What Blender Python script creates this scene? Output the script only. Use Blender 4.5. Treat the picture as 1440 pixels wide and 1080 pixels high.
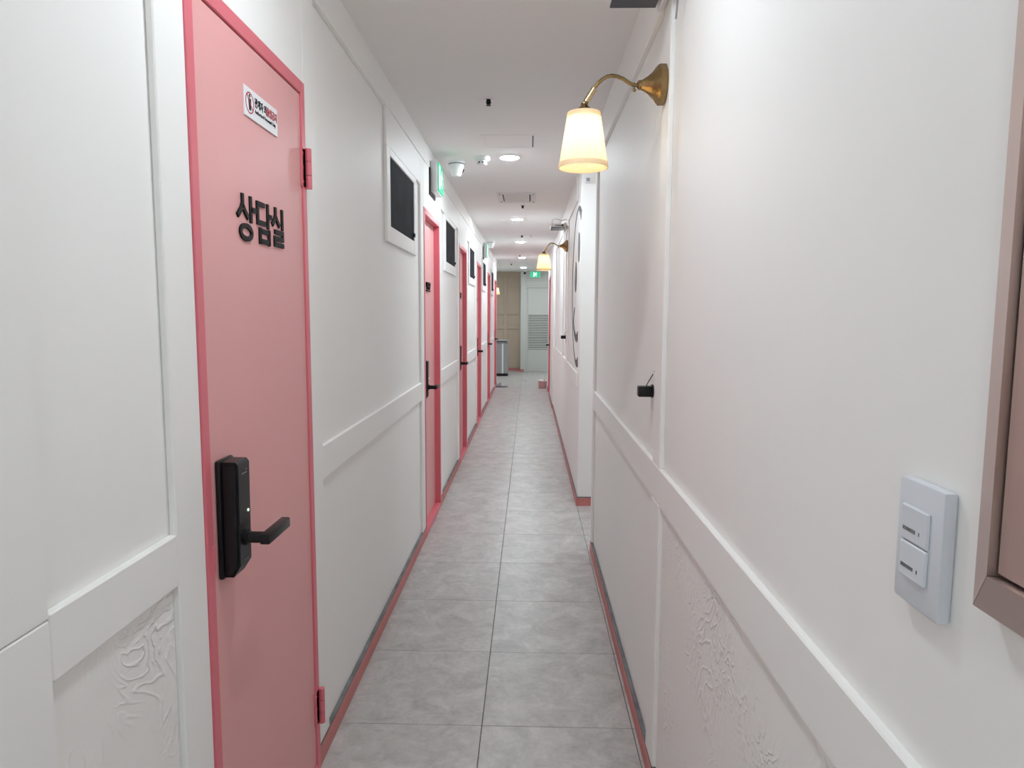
import bpy, bmesh, math, random
from mathutils import Vector, Matrix

for o in list(bpy.data.objects):
    bpy.data.objects.remove(o, do_unlink=True)
SC = bpy.context.scene
COL = SC.collection
random.seed(4)

# ------------------------------------------------------------------ camera, world, exposure
CAM_H = 1.4489
YAW, PITCH, ROLL = -0.02463, -0.1018, 0.00482
cd = bpy.data.cameras.new('camera')
cam = bpy.data.objects.new('camera', cd); COL.objects.link(cam)
cd.sensor_fit = 'HORIZONTAL'; cd.sensor_width = 36.0; cd.lens = 960.03 / 1440 * 36
cd.clip_start = 0.02; cd.clip_end = 100
fw = Vector((math.sin(YAW) * math.cos(PITCH), math.cos(YAW) * math.cos(PITCH), math.sin(PITCH)))
rt0 = Vector((math.cos(YAW), -math.sin(YAW), 0)); up0 = rt0.cross(fw)
rt = rt0 * math.cos(ROLL) + up0 * math.sin(ROLL)
up = up0 * math.cos(ROLL) - rt0 * math.sin(ROLL)
M4 = Matrix((rt, up, -fw)).transposed().to_4x4(); M4.translation = (0, 0, CAM_H)
cam.matrix_world = M4
SC.camera = cam

w = bpy.data.worlds.new('world'); SC.world = w; w.use_nodes = True
bg = w.node_tree.nodes['Background']; bg.inputs[0].default_value = (.9, .95, 1, 1); bg.inputs[1].default_value = .15
vs = SC.view_settings
vs.view_transform = 'Standard'; vs.look = 'None'; vs.gamma = 1.0; vs.use_curve_mapping = False
vs.exposure = 0.21
SC.cycles.max_bounces = 16; SC.cycles.diffuse_bounces = 12   # white walls bounce light many times
DOWNLIGHT = 290.0          # radiance of the ceiling downlights
BULB = .27                 # watts of each wall-lamp bulb

# ------------------------------------------------------------------ materials
MATS = {}
def mat(name, col, rough=.6, metal=0., spec=.5, bump=None, var=None, emit=None):
    """bump=(scale, strength, distance[, distortion]); var=(scale, amount) soft colour mottling"""
    m = bpy.data.materials.new(name); m.use_nodes = True
    nt = m.node_tree; b = nt.nodes['Principled BSDF']
    b.inputs['Base Color'].default_value = (*col, 1); b.inputs['Roughness'].default_value = rough
    b.inputs['Metallic'].default_value = metal; b.inputs['Specular IOR Level'].default_value = spec
    tc = nt.nodes.new('ShaderNodeTexCoord')
    if var:
        n = nt.nodes.new('ShaderNodeTexNoise'); n.inputs['Scale'].default_value = var[0]; n.inputs['Detail'].default_value = 5
        nt.links.new(tc.outputs['Object'], n.inputs['Vector'])
        r = nt.nodes.new('ShaderNodeValToRGB')
        r.color_ramp.elements[0].position = .3; r.color_ramp.elements[1].position = .7
        k = var[1]
        r.color_ramp.elements[0].color = (*[c * (1 - k) for c in col], 1)
        r.color_ramp.elements[1].color = (*[min(1, c * (1 + k)) for c in col], 1)
        nt.links.new(n.outputs['Fac'], r.inputs['Fac']); nt.links.new(r.outputs['Color'], b.inputs['Base Color'])
    if bump:
        n = nt.nodes.new('ShaderNodeTexNoise'); n.inputs['Scale'].default_value = bump[0]; n.inputs['Detail'].default_value = 4
        if len(bump) > 3: n.inputs['Distortion'].default_value = bump[3]
        nt.links.new(tc.outputs['Object'], n.inputs['Vector'])
        bp = nt.nodes.new('ShaderNodeBump'); bp.inputs['Strength'].default_value = bump[1]; bp.inputs['Distance'].default_value = bump[2]
        nt.links.new(n.outputs['Fac'], bp.inputs['Height']); nt.links.new(bp.outputs['Normal'], b.inputs['Normal'])
    if emit:
        b.inputs['Emission Color'].default_value = (*emit[0], 1); b.inputs['Emission Strength'].default_value = emit[1]
    MATS[name] = m
    return m

mat('wall_paint', (.87, .865, .85), .55, bump=(14, .12, .004), var=(1.3, .012))
mat('trim_paint', (.87, .865, .85), .5, bump=(30, .06, .002))
mat('ceiling_paint', (.86, .845, .835), .85, var=(.9, .015))
mat('leaf_pink', (.75, .37, .365), .42, bump=(90, .05, .001), var=(2.0, .015))
mat('frame_pink', (.70, .165, .205), .38, bump=(60, .05, .001))
mat('base_pink', (.56, .19, .18), .5, var=(6, .06))
mat('gap_grey', (.17, .175, .18), .8, var=(9, .3))
mat('grout', (.075, .07, .065), .9)
mat('black_plastic', (.008, .008, .009), .36, spec=.32)
mat('black_letter', (.012, .010, .011), .6, spec=.25)
mat('grey_print', (.16, .16, .17), .5)
mat('white_plastic', (.78, .79, .80), .35)
mat('switch_plastic', (.66, .69, .74), .3)
mat('white_metal', (.74, .74, .74), .4)
mat('brass', (.30, .205, .095), .26, 1.0, bump=(40, .04, .001))
mat('brass_light', (.52, .39, .20), .22, 1.0)
mat('chrome', (.7, .7, .7), .18, 1.0)
mat('sign_white', (.80, .80, .83), .35)
mat('sign_red', (.42, .03, .05), .5)
mat('dark_navy', (.018, .022, .034), .35)
mat('ash_grey', (.33, .33, .33), .5)
mat('green_lit', (.02, .35, .16), .4, emit=((.05, .62, .34), .5))
mat('white_lit', (.8, .9, .85), .4, emit=((.70, 1.0, .85), .9))
mat('green_edge', (.05, .5, .28), .3, emit=((.10, .75, .45), .6))
mat('downlight_glow', (1, 1, 1), .5, emit=((.885, .985, 1.045), DOWNLIGHT))
mat('downlight_dim', (1, 1, 1), .5, emit=((.885, .985, 1.045), DOWNLIGHT * .60))  # lamp before the lettered door, and the added lobby fill
mat('downlight_fill', (1, 1, 1), .5, emit=((.885, .985, 1.045), DOWNLIGHT * .42))  # added fill lamps behind the viewer and in the side passage
mat('bulb_glow', (1, .9, .7), .5, emit=((1, .85, .6), 8))
mat('beige_paint', (.52, .425, .33), .6, bump=(12, .1, .003), var=(1.2, .03))
mat('end_door_paint', (.56, .57, .535), .5, var=(1.5, .01))
mat('slot_dark', (.05, .055, .055), .7)
mat('screen_black', (.014, .014, .018), .75, spec=.06, bump=(160, .25, .001), var=(7, .55))
mat('art_ink', (.05, .045, .06), .45)
mat('slipper_grey', (.36, .37, .42), .8, bump=(80, .2, .002))
mat('slipper_sole', (.22, .23, .27), .8)
mat('basket_pink', (.62, .33, .34), .7, bump=(70, .3, .004))
mat('basket_white', (.82, .80, .80), .6)
mat('cloth_red', (.45, .07, .09), .9)
mat('cable_grey', (.30, .30, .30), .6)
mat('alarm_red', (.50, .02, .025), .3)
mat('lens_black', (.006, .006, .007), .08)

def plaster():          # hand-trowelled plaster inside the lower panels: sparse soft ridges
    m = mat('trowel_plaster', (.86, .85, .83), .55)
    nt = m.node_tree; b = nt.nodes['Principled BSDF']
    def N(t, **k):
        n = nt.nodes.new(t)
        for a, v in k.items(): n.inputs[a.replace('_', ' ')].default_value = v
        return n
    def math_(op, a, bb):
        n = nt.nodes.new('ShaderNodeMath'); n.operation = op
        for i, v in enumerate((a, bb)):
            if isinstance(v, (int, float)): n.inputs[i].default_value = v
            elif v is not None: nt.links.new(v, n.inputs[i])
        return n.outputs[0]
    tc = nt.nodes.new('ShaderNodeTexCoord')
    mask = N('ShaderNodeTexNoise', Scale=3.2, Detail=2.0)
    warp = N('ShaderNodeTexNoise', Scale=5.0, Detail=3.0, Distortion=1.6)
    fine = N('ShaderNodeTexNoise', Scale=20.0, Detail=4.0, Distortion=2.2)
    for n in (mask, warp, fine): nt.links.new(tc.outputs['Object'], n.inputs['Vector'])
    # contour lines of the warped noise read as curved trowel ridges
    ph = math_('MULTIPLY', warp.outputs['Fac'], 62.0)
    rid = math_('POWER', math_('ADD', math_('MULTIPLY', math_('SINE', ph, None), .5), .5), 5.0)
    rp = nt.nodes.new('ShaderNodeValToRGB'); rp.color_ramp.elements[0].position = .42; rp.color_ramp.elements[1].position = .60
    nt.links.new(mask.outputs['Fac'], rp.inputs['Fac'])
    hgt = math_('ADD', math_('MULTIPLY', rid, rp.outputs['Color']), math_('MULTIPLY', math_('MULTIPLY', fine.outputs['Fac'], .9), math_('ADD', rp.outputs['Color'], .15)))
    bp = nt.nodes.new('ShaderNodeBump'); bp.inputs['Strength'].default_value = .6; bp.inputs['Distance'].default_value = .0042
    nt.links.new(hgt, bp.inputs['Height']); nt.links.new(bp.outputs['Normal'], b.inputs['Normal'])
plaster()

def tile_mat():         # grey concrete-look porcelain, every tile with its own cut of the pattern
    m = mat('tile_concrete', (.36, .35, .335), .34)
    nt = m.node_tree; b = nt.nodes['Principled BSDF']
    tc = nt.nodes.new('ShaderNodeTexCoord'); oi = nt.nodes.new('ShaderNodeObjectInfo')
    mp = nt.nodes.new('ShaderNodeVectorMath'); mp.operation = 'MULTIPLY_ADD'
    cb = nt.nodes.new('ShaderNodeCombineXYZ')
    for i in range(3): nt.links.new(oi.outputs['Random'], cb.inputs[i])
    mp.inputs[1].default_value = (37, 53, 29)
    nt.links.new(cb.outputs[0], mp.inputs[0]); nt.links.new(tc.outputs['Object'], mp.inputs[2])
    n1 = nt.nodes.new('ShaderNodeTexNoise'); n1.inputs['Scale'].default_value = 8; n1.inputs['Detail'].default_value = 9; n1.inputs['Roughness'].default_value = .68; n1.inputs['Distortion'].default_value = .6
    n2 = nt.nodes.new('ShaderNodeTexNoise'); n2.inputs['Scale'].default_value = 48; n2.inputs['Detail'].default_value = 4
    for n in (n1, n2): nt.links.new(mp.outputs[0], n.inputs['Vector'])
    mx = nt.nodes.new('ShaderNodeMix'); mx.data_type = 'FLOAT'; mx.inputs[0].default_value = .22
    nt.links.new(n1.outputs['Fac'], mx.inputs[2]); nt.links.new(n2.outputs['Fac'], mx.inputs[3])
    rp = nt.nodes.new('ShaderNodeValToRGB')
    rp.color_ramp.elements[0].position = .32; rp.color_ramp.elements[0].color = (.325, .318, .305, 1)
    rp.color_ramp.elements[1].position = .70; rp.color_ramp.elements[1].color = (.60, .59, .57, 1)
    nt.links.new(mx.outputs[0], rp.inputs['Fac']); nt.links.new(rp.outputs['Color'], b.inputs['Base Color'])
tile_mat()

def brushed():          # brushed stainless of the fire cabinet
    m = mat('brushed_steel', (.62, .51, .475), .48, 1.0)
    nt = m.node_tree; b = nt.nodes['Principled BSDF']
    tc = nt.nodes.new('ShaderNodeTexCoord'); mp = nt.nodes.new('ShaderNodeMapping'); mp.inputs['Scale'].default_value = (1, 260, 3)
    n = nt.nodes.new('ShaderNodeTexNoise'); n.inputs['Scale'].default_value = 1.5
    nt.links.new(tc.outputs['Object'], mp.inputs[0]); nt.links.new(mp.outputs[0], n.inputs['Vector'])
    bp = nt.nodes.new('ShaderNodeBump'); bp.inputs['Strength'].default_value = .12; bp.inputs['Distance'].default_value = .001
    nt.links.new(n.outputs['Fac'], bp.inputs['Height']); nt.links.new(bp.outputs['Normal'], b.inputs['Normal'])
brushed()

def shade_mat():        # pleated lamp-shade fabric that lets the bulb shine through
    m = bpy.data.materials.new('shade_fabric'); m.use_nodes = True; nt = m.node_tree
    nt.nodes.clear()
    out = nt.nodes.new('ShaderNodeOutputMaterial'); mx = nt.nodes.new('ShaderNodeMixShader'); mx.inputs[0].default_value = .55
    d = nt.nodes.new('ShaderNodeBsdfDiffuse'); d.inputs[0].default_value = (.93, .90, .82, 1)
    t = nt.nodes.new('ShaderNodeBsdfTranslucent'); t.inputs[0].default_value = (.90, .80, .56, 1)
    nt.links.new(d.outputs[0], mx.inputs[1]); nt.links.new(t.outputs[0], mx.inputs[2]); nt.links.new(mx.outputs[0], out.inputs[0])
    MATS['shade_fabric'] = m
shade_mat()
mat('shade_band', (.82, .76, .64), .8)

# ------------------------------------------------------------------ mesh helpers
class MB:
    def __init__(self): self.bm = bmesh.new()
    def box(self, x0, x1, y0, y1, z0, z1, bev=0, seg=1):
        g = bmesh.ops.create_cube(self.bm, size=1)['verts']
        for v in g:
            v.co = Vector(((x0 + x1) / 2 + v.co.x * (x1 - x0), (y0 + y1) / 2 + v.co.y * (y1 - y0), (z0 + z1) / 2 + v.co.z * (z1 - z0)))
        if bev:
            ed = list({e for v in g for e in v.link_edges})
            bmesh.ops.bevel(self.bm, geom=ed, offset=bev, segments=seg, affect='EDGES', profile=.5)
        return self
    def lathe(self, prof, c=(0, 0, 0), axis='Z', n=32, rfun=None):
        """prof: [(r, h)...] turned round an axis through c"""
        rings = []
        for (r, h) in prof:
            ring = []
            for i in range(n):
                a = 2 * math.pi * i / n
                rr = r * (rfun(a) if rfun else 1)
                u, v = rr * math.cos(a), rr * math.sin(a)
                p = {'Z': (u, v, h), 'X': (h, u, v), 'Y': (v, h, u)}[axis]
                ring.append(self.bm.verts.new(Vector(c) + Vector(p)))
            rings.append(ring)
        for a, b in zip(rings, rings[1:]):
            for i in range(n):
                try: self.bm.faces.new((a[i], a[(i + 1) % n], b[(i + 1) % n], b[i]))
                except ValueError: pass
        for ring, r in ((rings[0], prof[0][0]), (rings[-1], prof[-1][0])):
            if r > 1e-6 and getattr(self, 'cap', True): self.bm.faces.new(ring)
        return self
    def tube(self, pts, r, n=10, closed=False):
        pts = [Vector(p) for p in pts]; rings = []
        m = len(pts); ref = None
        for i, p in enumerate(pts):
            if closed: t = pts[(i + 1) % m] - pts[i - 1]
            else: t = pts[min(i + 1, m - 1)] - pts[max(i - 1, 0)]
            t.normalize()
            if ref is None or abs(ref.dot(t)) > .95:
                ref = Vector((0, 0, 1)) if abs(t.z) < .8 else Vector((0, 1, 0))
            s = t.cross(ref).normalized(); q = s.cross(t).normalized(); ref = q
            rr = r(i / (m - 1)) if callable(r) else r
            rings.append([self.bm.verts.new(p + rr * (s * math.cos(2 * math.pi * k / n) + q * math.sin(2 * math.pi * k / n))) for k in range(n)])
        prs = list(zip(rings, rings[1:])) + ([(rings[-1], rings[0])] if closed else [])
        for a, b in prs:
            for k in range(n): self.bm.faces.new((a[k], a[(k + 1) % n], b[(k + 1) % n], b[k]))
        if not closed:
            self.bm.faces.new(rings[0]); self.bm.faces.new(rings[-1][::-1])
        return self
    def prism(self, poly, f):
        """poly: 2-D outline; f(u, v, t) -> xyz for t in 0, 1"""
        a = [self.bm.verts.new(f(u, v, 0)) for u, v in poly]; b = [self.bm.verts.new(f(u, v, 1)) for u, v in poly]
        self.bm.faces.new(a); self.bm.faces.new(b[::-1]); n = len(poly)
        for i in range(n): self.bm.faces.new((a[i], b[i], b[(i + 1) % n], a[(i + 1) % n]))
        return self
    def stroke(self, pts, wd, f):
        """thick 2-D polyline with mitred joints, extruded through f"""
        pts = [Vector(p) for p in pts]; L = []; R = []
        for i, p in enumerate(pts):
            d0 = (pts[i] - pts[i - 1]).normalized() if i else None
            d1 = (pts[i + 1] - pts[i]).normalized() if i < len(pts) - 1 else None
            d0 = d0 or d1; d1 = d1 or d0
            n = Vector((-(d0 + d1).y, (d0 + d1).x)).normalized(); k = wd / 2 / max(.35, n.dot(Vector((-d0.y, d0.x))))
            if callable(getattr(self, 'wf', None)): k *= self.wf(i / (len(pts) - 1))
            L.append(p + n * k); R.append(p - n * k)
        for i in range(len(pts) - 1):
            self.prism([L[i], R[i], R[i + 1], L[i + 1]], f)
        return self
    def ring(self, c, ro, ri, f, n=28, sy=1):
        P = lambda r, i: (c[0] + r * math.cos(2 * math.pi * i / n), c[1] + sy * r * math.sin(2 * math.pi * i / n))
        for i in range(n): self.prism([P(ro, i), P(ro, i + 1), P(ri, i + 1), P(ri, i)], f)
        return self
    def disc(self, c, ru, rv, f, n=28):
        return self.prism([(c[0] + ru * math.cos(2 * math.pi * i / n), c[1] + rv * math.sin(2 * math.pi * i / n)) for i in range(n)], f)
    def build(self, name, m, parent=None, smooth=0, world=True):
        bmesh.ops.remove_doubles(self.bm, verts=self.bm.verts, dist=1e-6)
        bmesh.ops.recalc_face_normals(self.bm, faces=self.bm.faces)
        me = bpy.data.meshes.new(name); self.bm.to_mesh(me); self.bm.free()
        me.materials.append(MATS[m])
        if smooth:
            for p in me.polygons: p.use_smooth = True
            me.set_sharp_from_angle(angle=math.radians(smooth))
        o = bpy.data.objects.new(name, me); COL.objects.link(o)
        if parent is not None:
            o.parent = parent
            if world: o.matrix_parent_inverse = parent.matrix_basis.inverted()
        return o

def tag(o, label=None, cat=None, group=None, kind=None):
    if label: o['label'] = label
    if cat: o['category'] = cat
    if group: o['group'] = group
    if kind: o['kind'] = kind
    return o
def empty(name, loc, label=None, cat=None, group=None, kind=None):
    o = bpy.data.objects.new(name, None); COL.objects.link(o); o.location = loc; o.empty_display_size = .05
    return tag(o, label, cat, group, kind)
def copy_tree(o, parent=None):
    c = o.copy(); COL.objects.link(c)
    if parent is not None: c.parent = parent
    for ch in list(o.children): copy_tree(ch, c)
    return c
def B(name, x0, x1, y0, y1, z0, z1, m, parent=None, bev=0, seg=1, smooth=0):
    return MB().box(x0, x1, y0, y1, z0, z1, bev, seg).build(name, m, parent, smooth)
def text_mesh(name, s, size, m, parent, mw, ext=.0004, bold=0.):
    cu = bpy.data.curves.new(name, 'FONT'); cu.body = s; cu.size = size; cu.extrude = ext; cu.offset = bold
    cu.resolution_u = 3
    tmp = bpy.data.objects.new(name, cu); COL.objects.link(tmp)
    dg = bpy.context.evaluated_depsgraph_get(); me = bpy.data.meshes.new_from_object(tmp.evaluated_get(dg))
    bpy.data.objects.remove(tmp, do_unlink=True); bpy.data.curves.remove(cu)
    me.materials.clear(); me.materials.append(MATS[m]); me.transform(mw)
    o = bpy.data.objects.new(name, me); COL.objects.link(o); o.parent = parent
    o.matrix_parent_inverse = parent.matrix_basis.inverted()
    return o

# ------------------------------------------------------------------ key dimensions (metres, floor = 0, corridor runs along +Y)
XL, XR, CE = -.660, .385, 2.520
REC = .015                       # depth of the wall panels behind stiles and rails
YB = -2.6                        # wall behind the camera
YLE, YRE, YEND = 13.86, 13.25, 17.2
DOORS = [4.30 + 2.17 * k for k in range(5)]; DW = .745; DH = 2.11
VENTS = [3.285 + 2.17 * k for k in range(5)]
D1 = (1.343, 2.038)
RAIL_L, RAIL_R = (.915, 1.025), (.888, .998)

# ------------------------------------------------------------------ floor
fl = MB().box(-1.3, 2.2, YB, 18.0, -.06, -.0035).build('floor', 'grout')
tag(fl, 'grey concrete-look square floor tiles with thin dark joints', 'floor', kind='structure')
T = .53; G = .0022
tile = MB()
tile.box(-T / 2 + G / 2, T / 2 - G / 2, -T / 2 + G / 2, T / 2 - G / 2, -.02, 0, .0012)
tile0 = tile.build('tile', 'tile_concrete', fl)
first = True
for r in range(-9, 30):
    yc = 2.278 + T * (r + .5)
    if yc - T / 2 < YB - .3 or yc > 17.9: continue
    cols = [-.422, .108]
    if yc < 3.8: cols += [.638]
    if 3.8 < yc < 5.4: cols += [.638, 1.168, 1.698]
    if yc > 13.2: cols += [.638, 1.168, 1.698]
    if yc > 13.6: cols += [-.952]
    for xc in cols:
        o = tile0 if first else tile0.copy()
        if not first: COL.objects.link(o)
        first = False
        o.location = (xc, yc, 0)

# ------------------------------------------------------------------ ceiling
ce = B('ceiling', -1.3, 2.2, YB - .12, 18.0, CE, CE + .08, 'ceiling_paint')
tag(ce, 'smooth white painted corridor ceiling', 'ceiling', kind='structure')

# ------------------------------------------------------------------ left wall
def wall_root(name, label, boxes, m='wall_paint'):
    mb = MB()
    for b in boxes: mb.box(*b)
    return tag(mb.build(name, m), label, 'wall', kind='structure')
xw0, xw1 = XL - .14, XL - REC
spans = []; y = YB
holes = [D1] + [(d, d + DW) for d in DOORS]
bx = []
for (a, b) in holes:
    bx.append((xw0, xw1, y, a, 0, CE)); bx.append((xw0, xw1, a, b, DH, CE)); y = b
bx.append((xw0, xw1, y, YLE, 0, CE))
WL = wall_root('wall_left', 'white panelled left wall of the corridor with pink doors', bx)
def batten(par, name, side, y0, y1, z0, z1, proud=0., m='trim_paint'):
    if side < 0: return B(name, XL - REC, XL + proud, y0, y1, z0, z1, m, par, .0025)
    return B(name, XR - proud, XR + REC, y0, y1, z0, z1, m, par, .0025)
def lower_panel(par, side, y0, y1, z1):
    if side < 0: return B('panel', XL - REC, XL - REC + .0025, y0, y1, .07, z1, 'trowel_plaster', par)
    return B('panel', XR + REC - .0025, XR + REC, y0, y1, .07, z1, 'trowel_plaster', par)
ZB = .07                                   # wall boards stop above the base
CRL, CRR = 2.395, 2.338
# near bay, before the first door
batten(WL, 'stile', -1, -.4, .890, ZB, RAIL_L[1]); batten(WL, 'stile', -1, -.4, .890, RAIL_L[1] + .001, CRL)
batten(WL, 'rail', -1, .8905, 1.233, .933, 1.033)
lower_panel(WL, -1, .8905, 1.233, .933)
batten(WL, 'stile', -1, 1.2335, D1[0], ZB, CRL)
batten(WL, 'rail', -1, YB, -.4005, *RAIL_L)
batten(WL, 'header', -1, *D1, DH, CRL)
# bay between the first and second door
batten(WL, 'stile', -1, D1[1], 2.150, ZB, CRL)
batten(WL, 'rail', -1, 2.1505, DOORS[0] - .112, *RAIL_L)
batten(WL, 'stile', -1, DOORS[0] - .1115, DOORS[0], ZB, CRL)
batten(WL, 'header', -1, 3.21, DOORS[0] - .112, 2.225, CRL)
for k, d in enumerate(DOORS):
    batten(WL, 'header', -1, d, d + DW, DH, CRL)
    e = d + DW
    nx = DOORS[k + 1] if k < 4 else None
    if nx:
        batten(WL, 'stile', -1, e, e + .10, ZB, CRL)
        batten(WL, 'rail', -1, e + .1005, nx - .112, *RAIL_L)
        batten(WL, 'header', -1, e + .1005, nx - .112, 2.225, CRL)
        batten(WL, 'stile', -1, nx - .1115, nx, ZB, CRL)
    else:
        batten(WL, 'stile', -1, e, YLE, ZB, CRL)
B('crown', XL - REC, XL + .004, YB, YLE, CRL, CE, 'trim_paint', WL, .002)

# ------------------------------------------------------------------ right wall, near stretch
YR1 = 4.09
WR = wall_root('wall_right_near', 'white panelled right wall with fire cabinet and light switch',
               [(XR + REC, XR + .15, YB, YR1, 0, CE), (XR + .15, 1.9, YR1 - .12, YR1, 0, CE)])
batten(WR, 'stile', 1, -.5, -.35, ZB, CRR)
batten(WR, 'stile', 1, 1.983, 2.09, RAIL_R[1], CRR)
batten(WR, 'stile', 1, 1.972, 2.09, ZB, RAIL_R[0])
batten(WR, 'stile', 1, YR1 - .05, YR1, ZB, CRR)
batten(WR, 'rail', 1, -.3495, YR1 - .0505, *RAIL_R)
lower_panel(WR, 1, -.3495, 1.972, RAIL_R[0])
B('crown', XR - .004, XR + REC, YB, YR1, CRR, CE, 'trim_paint', WR, .002)
# middle stretch behind the side passage
Y2, Y3, X2 = 5.10, 10.45, .378
WM = wall_root('wall_right_middle', 'white right wall with the drawn face past the side passage',
               [(X2, 1.9, Y2, Y2 + .14, 0, CE), (X2, X2 + .15, Y2 + .14, Y3, 0, CE)])
B('rail', X2 - .010, X2, 5.28, 9.75, *RAIL_R, 'trim_paint', WM, .0025)
for a, b in ((6.63, 6.76), (7.55, 7.66), (9.62, 9.75)):
    B('stile', X2 - .010, X2, a, b, RAIL_R[1], CRR, 'trim_paint', WM, .0025)
B('crown', X2 - .012, X2, Y2 + .4, Y3, CRR, CE, 'trim_paint', WM, .002)
# far stretch with the pink door
X3 = .368; DR = (11.95, 12.70)
WF = wall_root('wall_right_far', 'white right wall holding the far pink door',
               [(X3, X3 + .15, Y3, DR[0], 0, CE), (X3, X3 + .15, *DR, DH, CE), (X3, X3 + .15, DR[1], YRE, 0, CE), (X3 + .15, 2.1, YRE - .12, YRE, 0, CE)])
tag(B('wall_passage', 1.9, 2.0, YR1 - .12, Y2 + .14, 0, CE, 'wall_paint'), 'white wall at the end of the side passage', 'wall', kind='structure')
tag(B('wall_back', -.9, .6, YB - .12, YB, 0, CE, 'wall_paint'), 'white wall closing the corridor behind the viewer', 'wall', kind='structure')
tag(wall_root('wall_lobby_left', 'white left wall of the lobby beyond the last pink door',
              [(-1.08, -.95, YLE - .10, 17.75, 0, CE), (-.95, xw0 - .001, YLE - .10, YLE, 0, CE)]), kind='structure')
tag(B('wall_lobby_right', 2.1, 2.2, YRE - .12, 17.3, 0, CE, 'wall_paint'), 'white right wall of the far lobby', 'wall', kind='structure')
# end wall around the louvred door
ED = (-.075, .70); EDH = 2.14
WE = wall_root('wall_end', 'pale grey end wall around the louvred door',
               [(-.215, ED[0], YEND, YEND + .6, 0, CE), (*ED, YEND, YEND + .12, EDH, CE), (ED[1], 2.1, YEND, YEND + .12, 0, CE)], 'end_door_paint')
B('lintel', ED[0] - .02, ED[1] + .02, YEND - .012, YEND, EDH + .04, EDH + .13, 'end_door_paint', WE, .003)
# beige panelled wall beside it
YBG = 17.6
WBg = wall_root('wall_end_left', 'beige panelled wall at the far left of the lobby', [(-.95, -.215, YBG, YBG + .12, 0, CE)], 'beige_paint')
def bp(n, x0, x1, z0, z1): B(n, x0, x1, YBG - .024, YBG, z0, z1, 'beige_paint', WBg, .004)
bp('stile', -.66, -.565, .10, CE); bp('stile', -.275, -.216, .10, CE); bp('stile', -.949, -.90, .10, CE)
for (a, b) in ((-.8995, -.6605), (-.5645, -.2755)):
    bp('rail', a, b, 2.40, CE); bp('rail', a, b, 1.44, 1.66); bp('rail', a, b, 1.07, 1.16)
bp('rail', -.5645, -.2755, 2.14, 2.20)

# ------------------------------------------------------------------ pink bases along the floor
def base(name, label, segs, axis='Y'):
    mb = MB(); gp = MB()
    for (x0, x1, y0, y1) in segs:
        mb.box(x0, x1, y0, y1, 0, .062, .0015)
        if (x1 - x0) < (y1 - y0): gp.box(x0 + .002, x1 - .002, y0, y1, .062, .0695)
        else: gp.box(x0, x1, y0 + .002, y1 - .002, .062, .0695)
    o = mb.build(name, 'base_pink'); gp.build('gap_strip', 'gap_grey', o)
    tag(o, label, 'baseboard', kind='structure')
segs = []; yy = YB
for (a, b) in holes:
    segs.append((XL - REC, XL + .002, yy, a - .001)); yy = b + .001
segs.append((XL - REC, XL + .002, yy, YLE))
base('baseboard_left', 'dusty pink base strip along the left wall', segs)
base('baseboard_right', 'dusty pink base strip along the panelled right wall', [(XR - .002, XR + REC, YB, YR1)])
base('baseboard_middle', 'dusty pink base strip turning round the corner of the side passage',
     [(X2 - .012, X2, Y2 - .012, Y3 - .001), (X2 + .0005, 1.9, Y2 - .012, Y2)])
base('baseboard_far', 'pink base strip under the wall by the far pink door',
     [(X3 - .012, X3, Y3, DR[0] - .001), (X3 - .012, X3, DR[1] + .001, YRE)])
base('baseboard_end', 'pink base strip under the beige wall and pillar',
     [(-.949, -.216, YBG - .034, YBG - .0245), (-.228, ED[0] - .05, YEND - .014, YEND)])

# ------------------------------------------------------------------ door lock with lever, in local axes: face towards +X, +Y to the hinge, origin on the leaf
def make_lock(parent, x, yc, zc, s=1):
    """parts door_lock > lever, spindle, badge; s = +1 faces +X, -1 faces -X"""
    X = lambda v: x + s * v
    mb = MB()
    def bxx(m_, a, b, y0, y1, z0, z1, bev, seg=2): m_.box(min(X(a), X(b)), max(X(a), X(b)), yc + y0, yc + y1, zc + z0, zc + z1, bev, seg)
    bxx(mb, 0, .012, -.036, .036, -.130, .130, .005)
    # body tapers towards its lower end, like the photographed one
    prof = [(0.011, -.126), (.030, -.126), (.046, -.100), (.048, .118), (.042, .126), (.011, .126)]
    pv = [[mb.bm.verts.new((X(a), yc + t, zc + z)) for a, z in prof] for t in (-.033, .033)]
    mb.bm.faces.new(pv[0]); mb.bm.faces.new(pv[1][::-1])
    ed = []
    for i in range(6): mb.bm.faces.new((pv[0][i], pv[1][i], pv[1][(i + 1) % 6], pv[0][(i + 1) % 6]))
    bmesh.ops.recalc_face_normals(mb.bm, faces=mb.bm.faces)
    es = [e for e in mb.bm.edges if e.verts[0] in pv[0] and e.verts[1] in pv[0] or e.verts[0] in pv[1] and e.verts[1] in pv[1]]
    bmesh.ops.bevel(mb.bm, geom=es, offset=.005, segments=2, affect='EDGES')
    lk = mb.build('door_lock', 'black_plastic', parent, 40)
    tag(lk, 'black electronic door lock')
    sp = MB(); sp.lathe([(.0175, X(.047)), (.0175, X(.054)), (.0125, X(.056)), (.0125, X(.092))], (0, yc, zc - .045), 'X', 20)
    sp.build('spindle', 'black_plastic', lk, 40)
    lv = MB(); bxx(lv, .082, .104, -.014, .118, -.058, -.034, .004); lv.build('lever', 'black_plastic', lk, 40)
    st = MB()
    bxx(st, .0478, .0484, -.012, .014, .096, .099, 0); bxx(st, .0478, .0484, .006, .016, .103, .105, 0)
    bxx(st, .0470, .0476, -.012, .010, -.094, -.092, 0)
    st.build('badge', 'grey_print', lk)
    dot = MB(); dot.lathe([(.0032, X(.0475)), (.0032, X(.0492)), (.0001, X(.0498))], (0, yc + .014, zc + .012), 'X', 12)
    dot.build('indicator', 'white_lit', lk, 40)
    return lk

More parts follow.
